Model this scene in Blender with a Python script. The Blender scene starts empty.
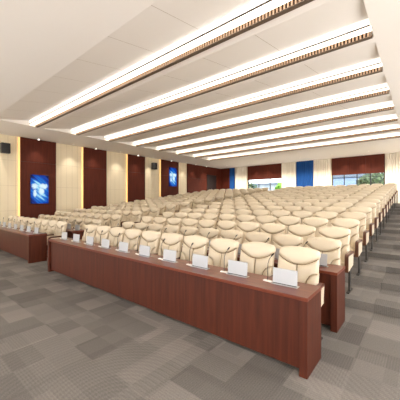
import bpy, bmesh, math, random
from mathutils import Vector, Matrix
random.seed(7)
S = bpy.context.scene
COL = S.collection
PI = math.pi
H = 4.77                      # ceiling height
WX = -14.96                   # left wall plane
FY = -4.0                     # stage end wall, behind the camera
RX = 2.0                      # right wall plane
BY = 21.2                     # back wall plane

# ------------------------------------------------------------------ materials
MATS = {}
def lin(c):
    return tuple((x/255/12.92) if x/255 <= .04045 else ((x/255+.055)/1.055)**2.4 for x in c) + (1,)
def mat(name, rgb, rough=.5, metal=0, emit=None, strength=0, coat=0, spec=.5):
    if name in MATS: return MATS[name]
    m = bpy.data.materials.new(name); m.use_nodes = True
    b = m.node_tree.nodes['Principled BSDF']
    b.inputs['Base Color'].default_value = lin(rgb)
    b.inputs['Roughness'].default_value = rough
    b.inputs['Metallic'].default_value = metal
    b.inputs['Coat Weight'].default_value = coat
    b.inputs['Specular IOR Level'].default_value = spec
    if emit:
        b.inputs['Emission Color'].default_value = lin(emit)
        b.inputs['Emission Strength'].default_value = strength
    MATS[name] = m
    return m
def N(m, t, **kw):
    n = m.node_tree.nodes.new(t)
    for k, v in kw.items(): setattr(n, k, v)
    return n
def L(m, a, b): m.node_tree.links.new(a, b)
def coords(m, scale=(1, 1, 1), loc=(0, 0, 0)):
    tc = N(m, 'ShaderNodeTexCoord'); mp = N(m, 'ShaderNodeMapping')
    mp.inputs['Scale'].default_value = scale; mp.inputs['Location'].default_value = loc
    L(m, tc.outputs['Object'], mp.inputs['Vector']); return mp.outputs['Vector']
def ramp(m, fac, stops):
    r = N(m, 'ShaderNodeValToRGB'); e = r.color_ramp.elements
    while len(e) < len(stops): e.new(.5)
    for i, (p, c) in enumerate(stops): e[i].position = p; e[i].color = lin(c)
    L(m, fac, r.inputs['Fac']); return r.outputs['Color']
def mathn(m, op, a, b=None, c=None):
    n = N(m, 'ShaderNodeMath', operation=op)
    for i, v in enumerate((a, b, c)):
        if v is None: continue
        if isinstance(v, (int, float)): n.inputs[i].default_value = v
        else: L(m, v, n.inputs[i])
    return n.outputs[0]
def bsdf(m): return m.node_tree.nodes['Principled BSDF']
def bump(m, height, strength=.2, dist=.01):
    b = N(m, 'ShaderNodeBump'); b.inputs['Strength'].default_value = strength; b.inputs['Distance'].default_value = dist
    L(m, height, b.inputs['Height']); L(m, b.outputs['Normal'], bsdf(m).inputs['Normal'])

def wood(name, dark, light, scale, rough=.35, coat=.3, spec=.5):
    m = mat(name, light, rough, coat=coat, spec=spec)
    v = coords(m, scale)
    n = N(m, 'ShaderNodeTexNoise'); n.inputs['Scale'].default_value = 1; n.inputs['Detail'].default_value = 5
    n.inputs['Roughness'].default_value = .6; n.inputs['Distortion'].default_value = .3
    L(m, v, n.inputs['Vector'])
    L(m, ramp(m, n.outputs['Fac'], [(.3, dark), (.7, light)]), bsdf(m).inputs['Base Color'])
    return m
M_wood_v = wood('mahogany_vertical_grain', (66, 27, 14), (90, 40, 22), (26, 26, 1.2), .5, .05, .3)
M_wood_x = wood('mahogany_top_grain', (98, 42, 26), (124, 60, 38), (1.6, 28, 28), .3, .15, .4)
M_wood_arm = mat('dark_walnut_armrest', (92, 52, 34), .35, coat=.3)
M_wall_wood = wood('dark_wood_wall_veneer', (78, 32, 20), (95, 41, 26), (14, 14, 1.0), .6, 0, .2)
M_leather = mat('cream_leather', (222, 208, 184), .42, coat=.08)
M_leather_shell = mat('cream_leather_shell', (214, 198, 170), .5)
M_seam = mat('brown_piping', (120, 92, 62), .6)
M_metal = mat('brushed_metal', (190, 190, 192), .3, 1)
M_grey = mat('grey_metal', (150, 148, 146), .4, .6)
M_black = mat('black_plastic', (24, 24, 26), .5)
M_silver = mat('silver_panel', (184, 187, 192), .4, .15)
M_white = mat('white_paint', (240, 237, 232), .5)
M_ceil = mat('ceiling_paint', (246, 241, 235), .75, spec=.25)
M_dark = mat('dark_joint', (70, 60, 52), .7)
M_slat = mat('bronze_vent_slat', (146, 120, 100), .5, .1)
M_ventback = mat('vent_dark_inside', (52, 42, 36), .9)
M_em_white = mat('light_diffuser_white', (255, 255, 255), .5, emit=(255, 248, 238), strength=.33)
M_em_cream = mat('light_diffuser_warm', (255, 250, 238), .5, emit=(255, 240, 216), strength=2.4)
M_em_led = mat('warm_led_strip', (255, 220, 150), .5, emit=(255, 200, 124), strength=.45)
M_em_soft = mat('downlight_lens_soft', (255, 250, 240), .5, emit=(255, 240, 220), strength=.75)
M_em_spot = mat('downlight_lens', (255, 250, 240), .5, emit=(255, 246, 230), strength=4)

# cream acoustic wall with fine vertical grooves and horizontal joints
M_wall = mat('cream_wall_panelling', (242, 228, 198), .6, spec=.3)
def _():
    m = M_wall; tc = N(m, 'ShaderNodeTexCoord'); sp = N(m, 'ShaderNodeSeparateXYZ'); L(m, tc.outputs['Object'], sp.inputs[0])
    a = mathn(m, 'ADD', sp.outputs['X'], sp.outputs['Y'])
    g = mathn(m, 'LESS_THAN', mathn(m, 'FRACT', mathn(m, 'MULTIPLY', a, 1/.30)), .035)
    h = mathn(m, 'LESS_THAN', mathn(m, 'FRACT', mathn(m, 'MULTIPLY', sp.outputs['Z'], 1/1.2)), .008)
    s = mathn(m, 'MAXIMUM', g, h)
    mix = N(m, 'ShaderNodeMix', data_type='RGBA'); L(m, s, mix.inputs[0])
    mix.inputs[6].default_value = lin((242, 228, 198)); mix.inputs[7].default_value = lin((206, 190, 160))
    L(m, mix.outputs[2], bsdf(m).inputs['Base Color'])
_()

# carpet: patchwork of tiles in several greys with fine ribs in varied directions
M_carpet = mat('grey_patchwork_carpet', (150, 143, 136), .95, spec=.1)
def _():
    m = M_carpet; tc = N(m, 'ShaderNodeTexCoord')
    def cells(sx, sy, ox):
        mp = N(m, 'ShaderNodeMapping'); mp.inputs['Scale'].default_value = (1/sx, 1/sy, 0); mp.inputs['Location'].default_value = (ox, ox*.7, 0)
        L(m, tc.outputs['Object'], mp.inputs['Vector'])
        fl = N(m, 'ShaderNodeVectorMath', operation='FLOOR'); L(m, mp.outputs[0], fl.inputs[0])
        wn = N(m, 'ShaderNodeTexWhiteNoise', noise_dimensions='3D'); L(m, fl.outputs[0], wn.inputs['Vector'])
        return wn
    w1 = cells(.42, .30, .31); w2 = cells(.25, .50, .11); w3 = cells(.84, .50, .2)
    tone = mathn(m, 'ADD', mathn(m, 'MULTIPLY', w1.outputs['Value'], .5), mathn(m, 'ADD', mathn(m, 'MULTIPLY', w2.outputs['Value'], .28), mathn(m, 'MULTIPLY', w3.outputs['Value'], .22)))
    # ribs
    sp = N(m, 'ShaderNodeSeparateXYZ'); L(m, tc.outputs['Object'], sp.inputs[0])
    dirx = mathn(m, 'SINE', mathn(m, 'MULTIPLY', sp.outputs['X'], 2*PI/.024))
    diry = mathn(m, 'SINE', mathn(m, 'MULTIPLY', sp.outputs['Y'], 2*PI/.028))
    pick = mathn(m, 'GREATER_THAN', w1.outputs['Value'], .5)
    ribs = N(m, 'ShaderNodeMix', data_type='FLOAT'); L(m, pick, ribs.inputs[0]); L(m, dirx, ribs.inputs[2]); L(m, diry, ribs.inputs[3])
    # curved broad bands in some tiles
    ln = N(m, 'ShaderNodeVectorMath', operation='DISTANCE'); L(m, tc.outputs['Object'], ln.inputs[0]); ln.inputs[1].default_value = (-1.9, 1.2, 0)
    arc = mathn(m, 'SINE', mathn(m, 'MULTIPLY', ln.outputs['Value'], 2*PI/.055))
    parc = mathn(m, 'GREATER_THAN', w3.outputs['Value'], .62)
    arcs = mathn(m, 'MULTIPLY', arc, parc)
    nz = N(m, 'ShaderNodeTexNoise'); nz.inputs['Scale'].default_value = 90; nz.inputs['Detail'].default_value = 2
    L(m, tc.outputs['Object'], nz.inputs['Vector'])
    t = mathn(m, 'ADD', tone, mathn(m, 'MULTIPLY', ribs.outputs[0], .07))
    t = mathn(m, 'ADD', t, mathn(m, 'MULTIPLY', arcs, .07))
    t = mathn(m, 'ADD', t, mathn(m, 'MULTIPLY', mathn(m, 'SUBTRACT', nz.outputs['Fac'], .5), .9))
    c = ramp(m, t, [(.0, (94, 90, 87)), (.5, (117, 113, 109)), (1, (142, 136, 131))])
    L(m, c, bsdf(m).inputs['Base Color'])
_()

# screens: blue picture with light diagonals and pale continents
M_screen = mat('screen_picture', (0, 0, 0), .3, spec=.15)
def _():
    m = M_screen; tc = N(m, 'ShaderNodeTexCoord')
    sp = N(m, 'ShaderNodeSeparateXYZ'); L(m, tc.outputs['Object'], sp.inputs[0])   # Y across (-.42..42), Z up (-.72..72)
    y, z = sp.outputs['Y'], sp.outputs['Z']
    d = mathn(m, 'ADD', mathn(m, 'MULTIPLY', y, .8), mathn(m, 'MULTIPLY', z, 1.0))
    cm = N(m, 'ShaderNodeCombineXYZ'); L(m, mathn(m, 'MULTIPLY', d, 4.0), cm.inputs[0]); L(m, mathn(m, 'MULTIPLY', y, .7), cm.inputs[1])
    n1 = N(m, 'ShaderNodeTexNoise'); n1.inputs['Scale'].default_value = 1.6; n1.inputs['Detail'].default_value = 4; L(m, cm.outputs[0], n1.inputs['Vector'])
    r2 = mathn(m, 'ADD', mathn(m, 'POWER', mathn(m, 'MULTIPLY', y, 1.6), 2), mathn(m, 'POWER', mathn(m, 'ADD', z, .05), 2))
    glow = mathn(m, 'SUBTRACT', 1.0, mathn(m, 'MULTIPLY', r2, 1.7))
    f = mathn(m, 'ADD', mathn(m, 'MULTIPLY', n1.outputs['Fac'], 1.1), mathn(m, 'MULTIPLY', glow, .42))
    base = ramp(m, f, [(.40, (2, 8, 70)), (.62, (4, 62, 170)), (.84, (20, 120, 215)), (1.0, (170, 232, 255))])
    n2 = N(m, 'ShaderNodeTexNoise'); n2.inputs['Scale'].default_value = 9; n2.inputs['Detail'].default_value = 3; L(m, tc.outputs['Object'], n2.inputs['Vector'])
    def blob(cy, cz, ry, rz):
        a = mathn(m, 'POWER', mathn(m, 'DIVIDE', mathn(m, 'SUBTRACT', y, cy), ry), 2)
        b = mathn(m, 'POWER', mathn(m, 'DIVIDE', mathn(m, 'SUBTRACT', z, cz), rz), 2)
        return mathn(m, 'SUBTRACT', 1.4, mathn(m, 'ADD', mathn(m, 'ADD', a, b), mathn(m, 'MULTIPLY', n2.outputs['Fac'], 1.3)))
    bl = mathn(m, 'MAXIMUM', blob(-.24, .14, .20, .19), blob(.17, .16, .27, .17))
    bl = mathn(m, 'MAXIMUM', bl, blob(-.22, -.20, .10, .24))
    bl = mathn(m, 'MAXIMUM', bl, blob(.08, -.08, .15, .27))
    mk = mathn(m, 'MINIMUM', mathn(m, 'MAXIMUM', mathn(m, 'MULTIPLY', bl, 1.8), 0), 1)
    mix = N(m, 'ShaderNodeMix', data_type='RGBA'); L(m, mk, mix.inputs[0]); L(m, base, mix.inputs[6]); mix.inputs[7].default_value = lin((225, 248, 255))
    L(m, mix.outputs[2], bsdf(m).inputs['Emission Color']); bsdf(m).inputs['Emission Strength'].default_value = .5
_()
def fabric(name, c1, c2):
    m = mat(name, c1, .85, spec=.15); v = coords(m, (7, 7, .3))
    n = N(m, 'ShaderNodeTexNoise'); n.inputs['Scale'].default_value = 2; L(m, v, n.inputs['Vector'])
    L(m, ramp(m, n.outputs['Fac'], [(.3, c2), (.7, c1)]), bsdf(m).inputs['Base Color']); return m
M_curt_w = fabric('ivory_curtain_fabric', (244, 238, 226), (230, 223, 208))
M_curt_b = fabric('blue_curtain_fabric', (42, 92, 158), (30, 72, 134))
M_glass = bpy.data.materials.new('window_glass'); M_glass.use_nodes = True
def _():
    nt = M_glass.node_tree; nt.nodes.clear()
    o = nt.nodes.new('ShaderNodeOutputMaterial'); mx = nt.nodes.new('ShaderNodeMixShader')
    t = nt.nodes.new('ShaderNodeBsdfTransparent'); g = nt.nodes.new('ShaderNodeBsdfGlossy'); g.inputs['Roughness'].default_value = .03
    t.inputs['Color'].default_value = (.9, .95, .97, 1); mx.inputs[0].default_value = .06
    nt.links.new(t.outputs[0], mx.inputs[1]); nt.links.new(g.outputs[0], mx.inputs[2]); nt.links.new(mx.outputs[0], o.inputs[0])
_()

# ------------------------------------------------------------------ mesh helpers
class MB:
    def __init__(s): s.v = []; s.f = []; s.sm = []
    def add(s, vs, fs, smooth=False):
        k = len(s.v); s.v += [tuple(p) for p in vs]; s.f += [tuple(i+k for i in f) for f in fs]; s.sm += [smooth]*len(fs); return s
    def box(s, x0, x1, y0, y1, z0, z1, bev=0):
        if bev <= 0:
            vs = [(x, y, z) for z in (z0, z1) for y in (y0, y1) for x in (x0, x1)]
            return s.add(vs, [(0, 2, 3, 1), (4, 5, 7, 6), (0, 1, 5, 4), (2, 6, 7, 3), (0, 4, 6, 2), (1, 3, 7, 5)])
        bm = bmesh.new(); bmesh.ops.create_cube(bm, size=1)
        for v in bm.verts: v.co = Vector(((x0+x1)/2+v.co.x*(x1-x0), (y0+y1)/2+v.co.y*(y1-y0), (z0+z1)/2+v.co.z*(z1-z0)))
        bmesh.ops.bevel(bm, geom=bm.edges[:], offset=bev, segments=2, affect='EDGES', profile=.6)
        return s.bm(bm)
    def bm(s, bm, smooth=False):
        bm.verts.index_update(); s.add([v.co[:] for v in bm.verts], [[v.index for v in f.verts] for f in bm.faces], smooth); bm.free(); return s
    def prism(s, pts, a0, a1, axis='x', smooth=False):
        n = len(pts)
        def P(a, p): return (a, p[0], p[1]) if axis == 'x' else ((p[0], a, p[1]) if axis == 'y' else (p[0], p[1], a))
        vs = [P(a0, p) for p in pts]+[P(a1, p) for p in pts]
        s.add(vs, [(i, (i+1) % n, n+(i+1) % n, n+i) for i in range(n)], smooth)
        return s.add(vs, [tuple(range(n))[::-1], tuple(range(n, 2*n))])
    def tube(s, pts, r, n=8, smooth=True):
        pts = [Vector(p) for p in pts]; rs = r if isinstance(r, (list, tuple)) else [r]*len(pts); vs = []
        for i, p in enumerate(pts):
            d = (pts[min(i+1, len(pts)-1)]-pts[max(i-1, 0)]).normalized()
            a = d.orthogonal().normalized() if i == 0 else (a-d*a.dot(d)).normalized()
            b = d.cross(a)
            vs += [p+(a*math.cos(2*PI*k/n)+b*math.sin(2*PI*k/n))*rs[i] for k in range(n)]
        fs = [(i*n+k, i*n+(k+1) % n, (i+1)*n+(k+1) % n, (i+1)*n+k) for i in range(len(pts)-1) for k in range(n)]
        s.add(vs, fs, smooth); m = (len(pts)-1)*n
        return s.add(vs, [tuple(range(n))[::-1], tuple(range(m, m+n))])
    def puff(s, outline, yback, depth, lean, cx=None):
        """a stuffed panel: outline in x,z; bulges towards -y; lean(z) shifts it in y"""
        n = len(outline)
        cz = sum(p[1] for p in outline)/n; cxx = sum(p[0] for p in outline)/n if cx is None else cx
        vs = [(x, yback+lean(z), z) for x, z in outline]
        rings = [(1, .25), (.985, .48), (.94, .70), (.85, .87), (.65, .97), (.35, 1.0)]
        for r, d in rings:
            vs += [(cxx+(x-cxx)*r, yback-depth*d+lean(cz+(z-cz)*r), cz+(z-cz)*r) for x, z in outline]
        vs.append((cxx, yback-depth+lean(cz), cz)); m = len(vs)-1; R = len(rings)
        fs = [(i*n+k, i*n+(k+1) % n, (i+1)*n+(k+1) % n, (i+1)*n+k) for i in range(R) for k in range(n)]
        fs += [(R*n+k, R*n+(k+1) % n, m) for k in range(n)]
        return s.add(vs, fs, True)
    def build(s, name, material, parent=None, loc=None):
        me = bpy.data.meshes.new(name); me.from_pydata(s.v, [], s.f); me.validate(); me.update()
        bm = bmesh.new(); bm.from_mesh(me); bmesh.ops.remove_doubles(bm, verts=bm.verts[:], dist=1e-6)
        bmesh.ops.recalc_face_normals(bm, faces=bm.faces[:]); bm.to_mesh(me); bm.free()
        if any(s.sm):
            for p in me.polygons: p.use_smooth = True
            try: me.set_sharp_from_angle(angle=math.radians(40))
            except Exception: pass
        for mm in (material if isinstance(material, list) else [material]): me.materials.append(mm)
        o = bpy.data.objects.new(name, me); COL.objects.link(o)
        if parent: o.parent = parent
        if loc: o.location = loc
        return o
def tag(o, label=None, cat=None, group=None, kind=None):
    if label: o['label'] = label
    if cat: o['category'] = cat
    if group: o['group'] = group
    if kind: o['kind'] = kind
    return o
def empty(name, loc, label, cat, group=None, rz=0):
    o = bpy.data.objects.new(name, None); COL.objects.link(o); o.location = loc; o.rotation_euler.z = rz
    o.empty_display_size = .1
    return tag(o, label, cat, group)
def copy_tree(o, parent=None):
    c = o.copy(); COL.objects.link(c)
    if parent: c.parent = parent
    for ch in KIDS.get(o.name, []):
        KIDS.setdefault(c.name, []).append(copy_tree(ch, c))
    return c
KIDS = {}
def part(parent, o): KIDS.setdefault(parent.name, []).append(o); return o
def struct(name, mb, m):
    return tag(mb.build(name, m), kind='structure')

ORD = ['', 'first', 'second', 'third', 'fourth', 'fifth', 'sixth', 'seventh', 'eighth', 'ninth', 'tenth', 'eleventh', 'twelfth', 'thirteenth', 'fourteenth', 'fifteenth', 'sixteenth']

# ------------------------------------------------------------------ rows
NR = 16
BACKY = [3.51, 4.65]+[5.35+.9*k for k in range(14)]
FZ = [0, 0]+[.13+.108*k for k in range(14)]
RISER = [None, None]+[y-.62 for y in BACKY[2:]]

# ------------------------------------------------------------------ the room
prof = [(FY, 0)]; z = 0
for i in range(2, NR):
    prof += [(RISER[i], z), (RISER[i], FZ[i])]; z = FZ[i]
TOPZ = z
prof += [(BY+.2, z), (BY+.2, -.3), (FY, -.3)]
struct('floor', MB().prism(prof, WX-.2, RX+.2), M_carpet)

# walls
lw = MB().box(WX-.2, WX-.02, FY, BY+.2, -.3, H+.5)
struct('wall_left', lw, M_wall)
rw = MB().box(RX, RX+.2, FY, BY+.2, H-1.1, H+.5)      # unseen side: piers, low wall, lintel; unglazed openings added for fill light
for i in range(8): rw.box(RX, RX+.2, FY+3.25*i, FY+3.25*i+1.5, -.3, H-1.0)
rw.prism([(FY, -.3), (FY, .4), (5, .4), (17, 1.96), (BY, 1.96), (BY, -.3)], RX+.01, RX+.19)
struct('wall_right', rw, M_wall)
fw = MB().box(WX-.2, RX+.2, FY-.2, FY, -.3, .3).box(WX-.2, RX+.2, FY-.2, FY, 2.7, H+.5)   # unseen wall behind the camera, unglazed openings added to admit fill light
for i in range(7): fw.box(WX-.2+2.75*i, WX+.35+2.75*i, FY-.2, FY, .3, 2.7)
struct('wall_front', fw, M_wall)
WIN = [(-12.0, -8.83), (-5.04, -1.84)]       # window openings in the back wall
wz0, wz1 = 2.25, 3.60
bw = MB()
xs = [WX-.02, WIN[0][0], WIN[0][1], WIN[1][0], WIN[1][1], RX]
for a, b in ((0, 1), (2, 3), (4, 5)): bw.box(xs[a], xs[b], BY, BY+.2, -.3, H+.5)
for a, b in WIN:
    bw.box(a, b, BY, BY+.2, -.3, wz0); bw.box(a, b, BY, BY+.2, wz1, H+.5)
struct('wall_back', bw, M_wall)

# ceiling: saw-tooth tray between flat borders
TX0, TX1 = -12.4, -.69
Y0 = [3.93+1.70*k for k in range(8)]
pr = [(2.75, H)]
for k, y in enumerate(Y0):
    pr += [(y, H+.195), (y+.03, H+.195), (y+.03, H+.085), (y+.24, H+.085), (y+.24, H+.10), (y+.34, H+.10), (y+.34, H), (y+.54, H)]
cm = MB()
n = len(pr)
vs = [(TX0, a, b) for a, b in pr]+[(TX1, a, b) for a, b in pr]
cm.add(vs, [(i, i+1, n+i+1, n+i) for i in range(n-1)])
for X, k in ((TX0, 0), (TX1, n)):            # end cheeks
    lid = [(X, a, b) for a, b in pr]
    for i in range(n-1):
        a, b = pr[i], pr[i+1]
        if abs(a[0]-b[0]) > 1e-6: cm.add([(X, a[0], H), (X, b[0], H), (X, b[0], b[1]), (X, a[0], a[1])], [(0, 1, 2, 3)])
yb = pr[-1][0]
for x0, x1, y0, y1 in ((WX-.2, TX0, 2.75, yb), (TX1, RX+.2, 2.75, yb), (WX-.2, RX+.2, FY, 2.75), (WX-.2, RX+.2, yb, BY+.2)):
    cm.add([(x0, y0, H), (x1, y0, H), (x1, y1, H), (x0, y1, H)], [(0, 1, 2, 3)])
cm.box(WX-.2, RX+.2, FY, BY+.2, H+.3, H+.5)
ceil = struct('ceiling', cm, M_ceil)
# thin panel joints across each sloping ceiling panel
jm = MB()
for k, y in enumerate(Y0):
    ya = 2.75 if k == 0 else Y0[k-1]+.54
    for i in range(9):
        x = -2.04-1.25*i-(.35 if k % 2 else 0)
        if TX0+.2 < x < TX1-.2:
            jm.add([(x-.004, ya, H-.002), (x+.004, ya, H-.002), (x+.004, y-.02, H+.19), (x-.004, y-.02, H+.19)], [(0, 1, 2, 3)])
struct('trim_1', jm, mat('ceiling_joint', (186, 172, 154), .8))

# light strips and linear vents
for k, y in enumerate(Y0):
    e = empty('ceiling_light', (0, y, H), f'long white recessed ceiling light strip, {ORD[k+1]} strip counted from the desks', 'ceiling light', 'long light strips across the ceiling')
    MB().box(TX0+.02, TX1-.02, .008, .022, .070, .190).build('diffuser', M_em_white, e)
    MB().box(TX0+.02, TX1-.02, .000, .028, .054, .069).build('trim', M_dark, e)
    MB().box(TX0+.02, TX1-.02, .029, .232, .070, .078).build('lower_diffuser', M_em_cream, e)['label'] = 'warm white lower diffuser band'
    v = empty('ceiling_vent', (0, y+.24, H), f'bronze slatted linear air vent behind the {ORD[k+1]} light strip from the desks', 'air vent', 'linear vents along the light strips')
    MB().box(TX0+.06, TX1-.04, .07, .085, -.012, .096).build('backing', M_ventback, v)
    f = MB().box(TX0+.02, TX1-.02, .001, .06, .090, .098).box(TX0+.02, TX1-.02, .001, .098, -.022, -.012)
    f.box(TX0+.02, TX0+.06, .001, .09, -.012, .088).box(TX1-.06, TX1-.02, .001, .09, -.012, .088)
    f.build('frame', mat('vent_frame', (96, 80, 68), .5), v)
    s = MB(); x = TX0+.08
    while x < TX1-.08:
        s.box(x, x+.030, .006, .066, -.012, .088); x += .062
    s.build('slats', M_slat, v)

# ------------------------------------------------------------------ left wall cladding
BR = [(4.37, 6.0), (7.50, 8.95), (10.50, 11.92), (13.42, 15.27), (16.33, 18.90)]
bnames = ['behind the big screen nearest the stage', 'second from the stage end', 'third from the stage end, just before the wall speaker', 'carrying the farther screen', 'beside the dark rear door']
for i, (a, b) in enumerate(BR):
    e = empty('wood_wall_panel', (WX, a, 0), f'dark red-brown wood wall panel {bnames[i]}', 'wall panel', 'dark wood panels on the side wall')
    za = -.02 if a < 4.5 else FZ[max(j for j in range(NR) if RISER[j] is None or RISER[j] < b)]+.0
    MB().box(-.018, .07, 0, b-a, za+.03, 3.59, .003).build('lower_board', M_wall_wood, e)
    MB().box(-.018, .07, 0, b-a, 3.605, H-.002, .003).build('upper_board', M_wall_wood, e)
    MB().box(-.018, .05, .01, b-a-.01, 3.588, 3.607).build('joint', M_dark, e)
for i, (a, b) in enumerate(BR[:4]):
    zz = FZ[max(j for j in range(NR) if RISER[j] is None or RISER[j] < b)]
    o = MB().box(WX-.018, WX+.03, a-.085, a-.005, zz+.03, H-.01, .004).build('led_strip', M_em_led)
    tag(o, f'glowing warm vertical light strip at the edge of the {["first", "second", "third", "fourth"][i]} wood wall panel', 'light strip', 'glowing strips beside the wood panels')
# last stretch of side wall: dark door in wood cladding
door = MB().box(WX-.018, WX+.05, 18.96, 20.38, TOPZ, 4.06, .004)
d1 = struct('door_1', door, mat('dark_door', (38, 26, 24), .5))
hd = MB().tube([(WX+.05, 19.62, TOPZ+.95), (WX+.10, 19.62, TOPZ+.95), (WX+.10, 19.62, TOPZ+1.25), (WX+.05, 19.62, TOPZ+1.25)], .012).build('door_handle', M_metal, d1)
e = empty('wood_wall_panel', (WX, 18.9, 0), 'dark red-brown wood cladding over the dark rear door up to the corner', 'wall panel', 'dark wood panels on the side wall')
MB().box(-.018, .07, 1.49, 2.29, TOPZ+.01, H-.002, .003).build('side_board', M_wall_wood, e)
MB().box(-.018, .07, .002, 1.488, 4.07, H-.002, .003).build('top_board', M_wall_wood, e)
e = empty('wood_wall_panel', (WX+.09, BY, 0), 'narrow wood panel on the rear wall between corner and blue curtain', 'wall panel', 'dark wood panels on the rear wall')
MB().box(.0, 1.0, -.07, 0, TOPZ+.01, H-.002, .003).build('board', M_wall_wood, e)
# wood boards above the rear windows
for i, (a, b) in enumerate(WIN):
    e = empty('wood_valance', (a, BY, wz1), f'dark wood panel above the rear window {["between the first ivory and middle ivory curtains", "nearest the open stepped aisle"][i]}', 'wall panel', 'wood panels above the rear windows')
    for q in range(3):
        w = (b-a)/3
        MB().box(q*w+.003, (q+1)*w-.003, -.08, -.002, -.06, H-wz1-.002, .003).build('board', M_wall_wood, e)
    # window
    wn = struct(f'window_{i+1}', MB().box(a, b, BY+.02, BY+.10, wz0, wz0+.06).box(a, b, BY+.02, BY+.10, wz1-.06, wz1).box(a, a+.06, BY+.02, BY+.10, wz0, wz1).box(b-.06, b, BY+.02, BY+.10, wz0, wz1), mat('dark_window_frame', (40, 42, 46), .4, .3))
    mm = MB()
    nb = 3 if i == 0 else 4
    for q in range(1, nb):
        x = a+(b-a)*q/nb; mm.box(x-.03, x+.03, BY+.03, BY+.09, wz0+.06, wz1-.06)
    mm.box(a+.06, b-.06, BY+.035, BY+.085, 3.30, 3.33)
    mm.build('window_mullions', MATS['dark_window_frame'], wn)
    MB().box(a+.06, b-.06, BY+.058, BY+.062, wz0+.06, wz1-.06).build('window_pane', M_glass, wn)
    MB().box(a-.03, b+.03, BY-.06, BY+.02, wz0-.05, wz0).build('window_sill', M_white, wn)

# curtains with folds
def curtain(x0, x1, m, label, grp):
    n = max(8, int((x1-x0)/.02)); pts = []; back = []
    for i in range(n+1):
        t = i/n; x = x0+(x1-x0)*t
        ph = (x-x0)/.155*2*PI
        y = BY-.17+.045*math.sin(ph)+.012*math.sin(ph*.37+1)
        pts.append((x, y)); back.append((x, y+.008))
    c = MB(); k = len(pts); lv = [TOPZ+.02, TOPZ+.6, 3.0, H-.10, H-.012]
    vs = []
    for j, zz in enumerate(lv):
        f = 1+.12*(1-j/4)
        vs += [(x, BY-.17+(y-BY+.17)*f, zz) for x, y in pts]
    fs = [(j*k+i, j*k+i+1, (j+1)*k+i+1, (j+1)*k+i) for j in range(len(lv)-1) for i in range(k-1)]
    nv = len(vs); vs += [(x, y+.008, zz) for x, y, zz in vs]
    fs += [tuple(q+nv for q in f[::-1]) for f in fs]
    for j in (0, len(lv)-1): fs += [(j*k+i, j*k+i+1, j*k+i+1+nv, j*k+i+nv) for i in range(k-1)]
    for i in (0, k-1): fs += [(j*k+i, (j+1)*k+i, (j+1)*k+i+nv, j*k+i+nv) for j in range(len(lv)-1)]
    c.add(vs, fs, True)
    e = empty('curtain', (0, 0, 0), label, 'curtain', grp)
    c.build('drape', m, e)
    MB().box(x0, x1, BY-.19, BY-.14, H-.012, H-.001).build('curtain_track', M_white, e)
curtain(-13.85, -13.26, M_curt_b, 'narrow blue curtain near the rear corner beside the wood panel', 'blue curtains on the rear wall')
curtain(-13.24, -12.02, M_curt_w, 'ivory pleated curtain between narrow blue curtain and first rear window', 'ivory curtains on the rear wall')
curtain(-8.80, -7.62, M_curt_w, 'ivory pleated curtain between first rear window and wide blue curtain', 'ivory curtains on the rear wall')
curtain(-7.60, -6.31, M_curt_b, 'wide blue pleated curtain in the middle of the rear wall', 'blue curtains on the rear wall')
curtain(-6.29, -5.07, M_curt_w, 'ivory pleated curtain between wide blue curtain and second rear window', 'ivory curtains on the rear wall')
curtain(-1.81, 1.9, M_curt_w, 'long ivory pleated curtain at the top of the stepped aisle', 'ivory curtains on the rear wall')

# screens
def screen(yc, zc, label):
    e = empty('wall_screen', (WX+.07, yc, zc), label, 'screen', 'upright screens on the wood panels')
    MB().box(0, .045, -.425, .425, -.728, .728, .006).build('bezel', M_black, e)
    MB().box(.0455, .047, -.415, .415, -.718, .718).build('display', M_screen, e)
    MB().box(.045, .048, -.03, .03, -.725, -.720).build('status_light', M_grey, e)
screen(5.20, 2.26, 'upright wall screen with glowing blue world map picture, nearest the stage')
screen(14.60, 3.53, 'upright wall screen with glowing blue world map picture, farther up the hall')
# speakers
def speaker(yc, zc, label):
    e = empty('wall_speaker', (WX, yc, zc), label, 'speaker', 'black speakers on the cream wall')
    MB().box(-.018, .10, -.05, .05, -.06, .06, .004).build('bracket', M_black, e)
    MB().box(.10, .36, -.17, .17, -.23, .23, .012).build('cabinet', M_black, e)
    MB().box(.362, .372, -.15, .15, -.21, .21, .004).build('speaker_grille', mat('speaker_mesh', (44, 44, 46), .8), e)
speaker(3.72, 4.10, 'black wall speaker high on the cream wall at the stage end')
speaker(12.62, 4.17, 'small black wall speaker on cream wall before the farther screen')

# downlights near the side wall (a can, a ring, a lens, each with its lamp)
def downlight(x, y, label, power, grp, big=.06, can=True):
    e = empty('downlight', (x, y, H), label, 'downlight', grp)
    a = MB().tube([(0, 0, -.001), (0, 0, -.012)], big*1.25, 16).build('ring', M_white, e)
    if can: MB().tube([(0, 0, -.012), (0, 0, -.075)], big*.8, 16).build('can', M_white, e)
    d = -.0755 if can else -.0125
    MB().tube([(0, 0, d), (0, 0, d-.004)], big*.72, 16).build('lens', M_em_spot if can else M_em_soft, e)
    l = bpy.data.lights.new('downlight_lamp', 'SPOT'); l.energy = power; l.spot_size = math.radians(78 if power < 100 else 150); l.spot_blend = .8
    l.shadow_soft_size = .04; l.color = (1, .92, .80)
    o = bpy.data.objects.new('downlight_lamp', l); COL.objects.link(o); o.parent = e; o.location = (0, 0, -.09)
ds = [(5.05, 'the nearest wood panel'), (8.05, 'the second wood panel'), (11.05, 'the third wood panel'), (14.15, 'the panel with the farther screen'), (16.95, 'the last wide wood panel'), (18.40, 'the wood panel beside the rear door'),
      (3.3, 'the cream wall at the stage end'), (6.75, 'the first cream bay'), (9.70, 'the second cream bay'), (12.35, 'the cream bay with the far speaker'), (15.80, 'the narrow cream bay')]
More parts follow.
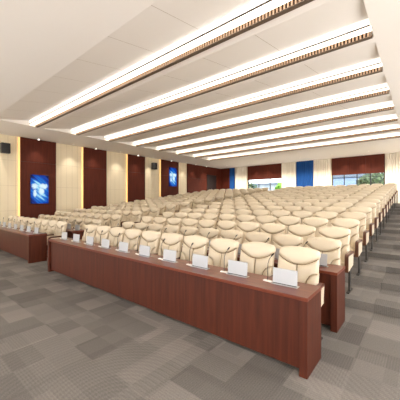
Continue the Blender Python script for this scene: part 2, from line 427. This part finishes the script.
for y, s in ds:
    downlight(WX+.42, y, f'small round ceiling downlight shining on {s}', 45, 'downlights along the side wall', can='wood panel' in s or 'screen' in s)
for i, (a, b) in enumerate(WIN):
    for q in range(2):
        downlight(a+(b-a)*(.28+.36*q), BY-.40, f'small ceiling downlight over the {["first", "second"][i]} rear window, {["farther from", "nearer to"][q]} the open aisle', 30, 'downlights along the rear wall', .05, False)

for i, x in enumerate((-13.0, -10.9, -8.8, -6.7, -4.6, -2.5, -.4)):  # extra row of lamps, added to brighten the curtains and rear ceiling
    downlight(x, 19.3, f'added flush fill downlight over the rear gangway, {ORD[i+1]} from the side wall', 260, 'added fill downlights over the rear gangway', .05, False)

# ------------------------------------------------------------------ desks
def desk(x0, x1, y, label):
    e = empty('conference_desk', (x0, y, 0), label, 'desk', 'long mahogany desks')
    w = x1-x0; t = .078
    MB().box(-.004, w+.004, -.004, .455, .725, .762, .004).build('desktop', M_wood_x, e)
    MB().box(0, t, 0, .45, 0, .724, .003).build('end_panel', M_wood_v, e)
    MB().box(w-t, w, 0, .45, 0, .724, .003).build('end_panel', M_wood_v, e)
    MB().box(t+.001, w-t-.001, .045, .07, .05, .724).build('front_panel', M_wood_v, e)
    MB().box(t+.001, w-t-.001, .071, .30, .55, .568).build('shelf', M_wood_v, e)
    nn = max(1, round(w/1.5))
    d = MB()
    for i in range(1, nn): d.box(w*i/nn-.01, w*i/nn+.01, .072, .40, .06, .545)
    d.build('support', M_wood_v, e)
CX = [-1.238-.594*k for k in range(10)][::-1]          # centre block, counted from the middle aisle
SX = [-8.33-.594*k for k in range(9)]                  # wall block, counted from the middle aisle
desk(-6.82, -.82, 2.555, 'long mahogany front desk of the centre block')
desk(-13.52, -8.06, 2.555, 'long mahogany front desk of the wall-side block')
desk(-6.82, -.82, 3.70, 'second mahogany desk of the centre block, behind its front chairs')
desk(-13.52, -8.06, 3.70, 'second mahogany desk of the wall-side block, behind its front chairs')

# monitor and microphone prototypes
mon = empty('desk_monitor', (0, 0, 0), '', 'monitor')
tl = math.radians(7)
mb = MB().box(-.135, .135, -.006, .006, .012, .172, .003)
mb.v = [(x, y*math.cos(tl)+z*math.sin(tl)*.6, z) for x, y, z in mb.v]
part(mon, mb.build('back_panel', M_silver, mon))
part(mon, MB().box(-.145, .145, -.03, .045, 0, .008, .003).build('base_plate', M_metal, mon))
mb = MB().box(-.128, .128, .0065, .0085, .02, .165)
mb.v = [(x, y*math.cos(tl)+z*math.sin(tl)*.6, z) for x, y, z in mb.v]
part(mon, mb.build('screen', M_black, mon))
part(mon, MB().box(-.13, .13, -.008, .014, .008, .014).build('slot', M_black, mon))
mic = empty('microphone', (0, 0, 0), '', 'microphone')
part(mic, MB().box(-.05, .05, -.022, .022, 0, .014, .005).build('base', M_white, mic))
part(mic, MB().tube([(0, 0, .014), (0, 0, .12), (.004, .0, .20), (.018, .002, .25), (.045, .004, .29)], .0035, 6).build('gooseneck', M_black, mic))
part(mic, MB().tube([(.043, .004, .288), (.050, .0045, .297), (.068, .006, .318), (.074, .0065, .325)], [.006, .009, .009, .005], 8).build('capsule', M_black, mic))
first = {'m': True, 'c': True}
def station(x, y, where):
    for proto, key, dx, yy, nm in ((mon, 'm', .105, .235, 'slim silver desk monitor'), (mic, 'c', -.10, .255, 'black gooseneck microphone')):
        o = proto if first[key] else copy_tree(proto); first[key] = False
        o.location = (x+dx, y+yy, .762)
        o.rotation_euler.z = random.uniform(-.02, .02) if key == 'm' else random.uniform(-.25, .15)
        tag(o, f'{nm} on {where}', None, ('silver monitors' if key == 'm' else 'microphones')+' along the desks')
for dk, y in (('front', 2.555), ('second', 3.70)):
    for i, x in enumerate(CX): station(x, y, f'the centre {dk} desk, {ORD[i+1]} from the middle aisle')
    for i, x in enumerate(SX): station(x, y, f'the wall-side {dk} desk, {ORD[i+1]} from the middle aisle')

# ------------------------------------------------------------------ chair prototype (origin on the floor, faces -y)
def zs(o): return [(x, .42+(z-.42)*.938) for x, z in o]
def lean(z): return .085+(z-.45)*.215
def arc(p0, p1, bulge, n):
    """points from p0 to p1, pushed by bulge perpendicular (parabola)"""
    (x0, z0), (x1, z1) = p0, p1; dx, dz = x1-x0, z1-z0; l = math.hypot(dx, dz); nx, nz = -dz/l, dx/l
    return [(x0+dx*t+nx*bulge*4*t*(1-t), z0+dz*t+nz*bulge*4*t*(1-t)) for t in [i/n for i in range(n+1)]]
def chair_proto():
    r = empty('auditorium_chair', (0, 0, 0), '', 'chair')
    # shell
    o = arc((-.225, 1.065), (.225, 1.065), .022, 10)+[(.243, 1.045), (.252, 1.01), (.254, .42), (.24, .39), (-.24, .39), (-.254, .42), (-.252, 1.01), (-.243, 1.045)]
    o = zs(o); n = len(o); s = MB()
    vs = [(x, .0+lean(z), z) for x, z in o]+[(x, .05+lean(z), z) for x, z in o]+[(x*.93, .075+lean(z), .73+(z-.73)*.95) for x, z in o]
    fs = [(i, (i+1) % n, n+(i+1) % n, n+i) for i in range(n)]+[(n+i, n+(i+1) % n, 2*n+(i+1) % n, 2*n+i) for i in range(n)]+[tuple(range(2*n, 3*n)), tuple(range(n))[::-1]]
    s.add(vs, fs, True)
    part(r, s.build('back_shell', M_leather_shell, r))
    # piping lies in the seams of the back
    y0 = .0
    pp = MB()
    hb = arc((.262, .985), (-.262, .985), 0, 1)
    low = [(x, .985-.108*(1-(x/.262)**2)) for x in [-.262+.524*i/12 for i in range(13)]]; low = zs(low)
    pp.tube([(x, y0-.018+lean(z), z) for x, z in low], .003, 6)
    pp.tube([(0, y0-.014+lean(z), z) for z in (.88, .75, .6, .5)], .003, 6)
    for sg in (-1, 1):
        bs = [(.262, .815), (.215, .800), (.17, .765), (.135, .70), (.115, .60), (.108, .50)]; bs = zs(bs)
        pp.tube([(sg*x, y0-.014+lean(z), z) for x, z in bs], .003, 6)
    part(r, pp.build('piping', M_seam, r))
    # headrest
    o = arc((-.225, 1.085), (.225, 1.085), .028, 12)+[(.246, 1.074), (.259, 1.052), (.265, 1.02)]+[(x, .992-.110*(1-(x/.262)**2)) for x in [.262-.524*i/14 for i in range(15)]]+[(-.265, 1.02), (-.259, 1.052), (-.246, 1.074)]
    o = zs(o)
    part(r, MB().puff(o, y0+.045, .093, lean).build('headrest', M_leather, r))
    # back cushion in four stuffed panels
    c = MB()
    bs = [(.262, .806), (.210, .790), (.165, .755), (.131, .695), (.111, .60), (.104, .50)]
    for sg in (-1, 1):
        top = [(x, .980-.110*(1-(x/.262)**2)) for x in [.004+.256*i/6 for i in range(7)]]
        o = [(sg*x, z) for x, z in top+bs+[(.104, .46), (.004, .46)]]
        o = zs(o[::-1] if sg < 0 else o)
        c.puff(o, y0+.008, .048, lean, sg*.085)
        o = [(sg*x, z) for x, z in [(x+.006, z-.008) for x, z in bs[1:]]+[(.112, .46), (.262, .46), (.264, .62), (.264, .796)]]
        o = zs(o[::-1] if sg < 0 else o)
        c.puff(o, y0+.03, .078, lean)
    part(r, c.build('back_cushion', M_leather, r))
    # seat cushion
    bm = bmesh.new(); bmesh.ops.create_cube(bm, size=1)
    for v in bm.verts: v.co = Vector((v.co.x*.52, -.055+v.co.y*.36, .445+v.co.z*.11+(-.01 if v.co.y > 0 else .01)))
    bmesh.ops.bevel(bm, geom=bm.edges[:], offset=.035, segments=3, affect='EDGES', profile=.5)
    part(r, MB().bm(bm, True).build('seat_cushion', M_leather, r))
    part(r, MB().box(-.255, .255, -.22, .12, .355, .388, .006).build('seat_base', M_wood_arm, r))
    return r
def arm_parts(r, x):
    # wooden frame: top cap + front post, cream panel inside, grey pedestal
    o = [(-.27, .37), (-.27, .60), (-.262, .632), (-.24, .652), (-.20, .662), (.18, .662), (.20, .65), (.20, .627), (-.20, .627), (-.228, .617), (-.240, .60), (-.240, .37)]
    a = MB().prism(o, x-.027, x+.027).build('armrest', M_wood_arm, r)
    p = MB().prism([(-.237, .37), (.165, .42), (.195, .624), (-.2, .624), (-.226, .615), (-.237, .60)], x-.023, x+.023).build('arm_panel', M_leather, r)
    l = MB().box(x-.014, x+.014, -.06, .03, .02, .41, .004).box(x-.022, x+.022, -.18, .14, 0, .02, .004).build('leg', mat('leg_dark_grey', (70, 67, 64), .5, .4), r)
    for q in (a, p, l): part(r, q)
chair = chair_proto(); arm_parts(chair, .2965)
chair_end = chair_proto(); arm_parts(chair_end, .2965); arm_parts(chair_end, -.2965)
used = {'n': False, 'e': False}
for row in range(NR):
    for blk, xsb, nm in (('c', CX, 'centre'), ('w', SX, 'wall-side')):
        for i, x in enumerate(xsb):
            end = (i == 0) if blk == 'c' else (i == len(xsb)-1)
            k = 'e' if end else 'n'; proto = chair_end if end else chair
            if k not in used or not used[k]: used[k] = True; o = proto
            else: o = copy_tree(proto)
            o.location = (x, BACKY[row]-.205, FZ[row]); 
            rowname = 'front row' if row == 0 else ('last row' if row == NR-1 else ORD[row+1]+' row')
            if i == 0: pos = 'beside the middle aisle'
            elif i == len(xsb)-1: pos = 'beside the stepped aisle' if blk == 'c' else 'nearest the side wall'
            else: pos = ORD[i+1]+' from the middle aisle'
            if row < 2 : lb = f'cream padded chair in {nm} {rowname}, at a desk, {pos}'
            else: lb = f'cream padded chair in the {nm} block, {rowname}, {pos}'
            tag(o, lb, None, 'cream chairs of the '+nm+' block')

# ------------------------------------------------------------------ outside the windows
struct('ground', MB().box(-60, 40, BY+.6, 90, -.4, -.2), mat('outside_ground', (120, 124, 110), .9))
def house(x, y, w, d, h, label, rgb):
    e = empty('building', (x, y, -.2), label, 'building', 'buildings outside the rear windows')
    MB().box(0, w, 0, d, 0, h).build('wall', mat('render_%d' % rgb[0], rgb, .8), e)
    MB().box(-.3, w+.3, -.3, d+.3, h, h+.35).build('roof', mat('slate_roof', (96, 104, 120), .7), e)
    wm = MB()
    for f in range(int(h//3)):
        for q in range(int(w//2.2)):
            wm.box(.7+q*2.2, 1.9+q*2.2, -.05, 0, 1+f*3, 2.4+f*3)
    wm.build('windows', mat('outside_glass', (70, 92, 118), .1), e)
house(-30, 48, 16, 8, 5.0, 'pale two-storey building outside the first rear window', (150, 156, 166))
house(-10.5, 44, 5, 8, 5.4, 'pale blue-grey building seen through the second rear window', (120, 138, 170))
M_leaf = mat('dark_leaves', (44, 62, 36), .8)
def _():
    m = M_leaf; n = N(m, 'ShaderNodeTexNoise'); n.inputs['Scale'].default_value = 4; L(m, coords(m), n.inputs['Vector'])
    L(m, ramp(m, n.outputs['Fac'], [(.35, (24, 38, 24)), (.65, (84, 104, 62))]), bsdf(m).inputs['Base Color'])
_()
M_leaf2 = mat('bright_leaves', (120, 170, 60), .8)
def tree(x, y, h, r, label, lm=M_leaf):
    e = empty('tree', (x, y, -.2), label, 'tree', 'trees outside the rear windows')
    MB().tube([(0, 0, 0), (.05, 0, h*.4), (0, .05, h*.75)], [.16, .12, .05], 8).build('trunk', mat('bark', (70, 56, 44), .9), e)
    c = MB(); rnd = random.Random(int(x*10))
    for _ in range(1000):
        th = rnd.uniform(0, 2*PI); ph = math.acos(rnd.uniform(-1, 1)); rr = r*rnd.uniform(.55, 1.05)
        p = Vector((rr*math.sin(ph)*math.cos(th), rr*math.sin(ph)*math.sin(th), h*.62+rr*math.cos(ph)*1.1))
        s = rnd.uniform(.12, .24); a = Vector([rnd.uniform(-1, 1) for _ in range(3)]).normalized()*s; b = a.orthogonal().normalized()*s*.6
        c.add([p-a, p+b, p+a, p-b], [(0, 1, 2, 3)])
    c.build('foliage', lm, e)
tree(-3.4, 27, 4.9, 1.05, 'dark leafy tree outside the middle of the second rear window')
tree(-1.1, 28.5, 4.9, .9, 'dark leafy tree outside the second rear window, towards the long ivory curtain')
tree(-3.0, 31.5, 5.0, 1.4, 'dark tree behind the others outside the second rear window')
tree(0.2, 32, 5.2, 1.3, 'dark tree outside the aisle end of the second rear window')
tree(-10.4, 25.4, 4.5, .8, 'bright green tree outside the first rear window', M_leaf2)
tree(-17.5, 31, 4.6, 1.3, 'dark tree outside the first rear window near its ivory curtain')

# ------------------------------------------------------------------ light, world, camera
w = bpy.data.worlds.new('world'); S.world = w; w.use_nodes = True
bg = w.node_tree.nodes['Background']; bg.inputs[0].default_value = (1, .98, .97, 1); bg.inputs[1].default_value = 3.5
S.view_settings.view_transform = 'Standard'; S.view_settings.look = 'None'; S.view_settings.gamma = 1
S.view_settings.exposure = 0.98; S.view_settings.use_curve_mapping = False
cam = bpy.data.cameras.new('camera'); co = bpy.data.objects.new('camera', cam); COL.objects.link(co)
cam.sensor_width = 36; cam.lens = 24.0; cam.shift_y = .0025; cam.clip_end = 300
co.location = (0, 0, 1.67); co.rotation_euler = (PI/2, 0, math.radians(39.7))
S.camera = co
S.cycles.use_denoising = True
S.cycles.max_bounces = 8; S.cycles.diffuse_bounces = 5; S.cycles.glossy_bounces = 3; S.cycles.transparent_max_bounces = 8
S.cycles.caustics_reflective = False; S.cycles.caustics_refractive = False
S.cycles.sample_clamp_indirect = 4
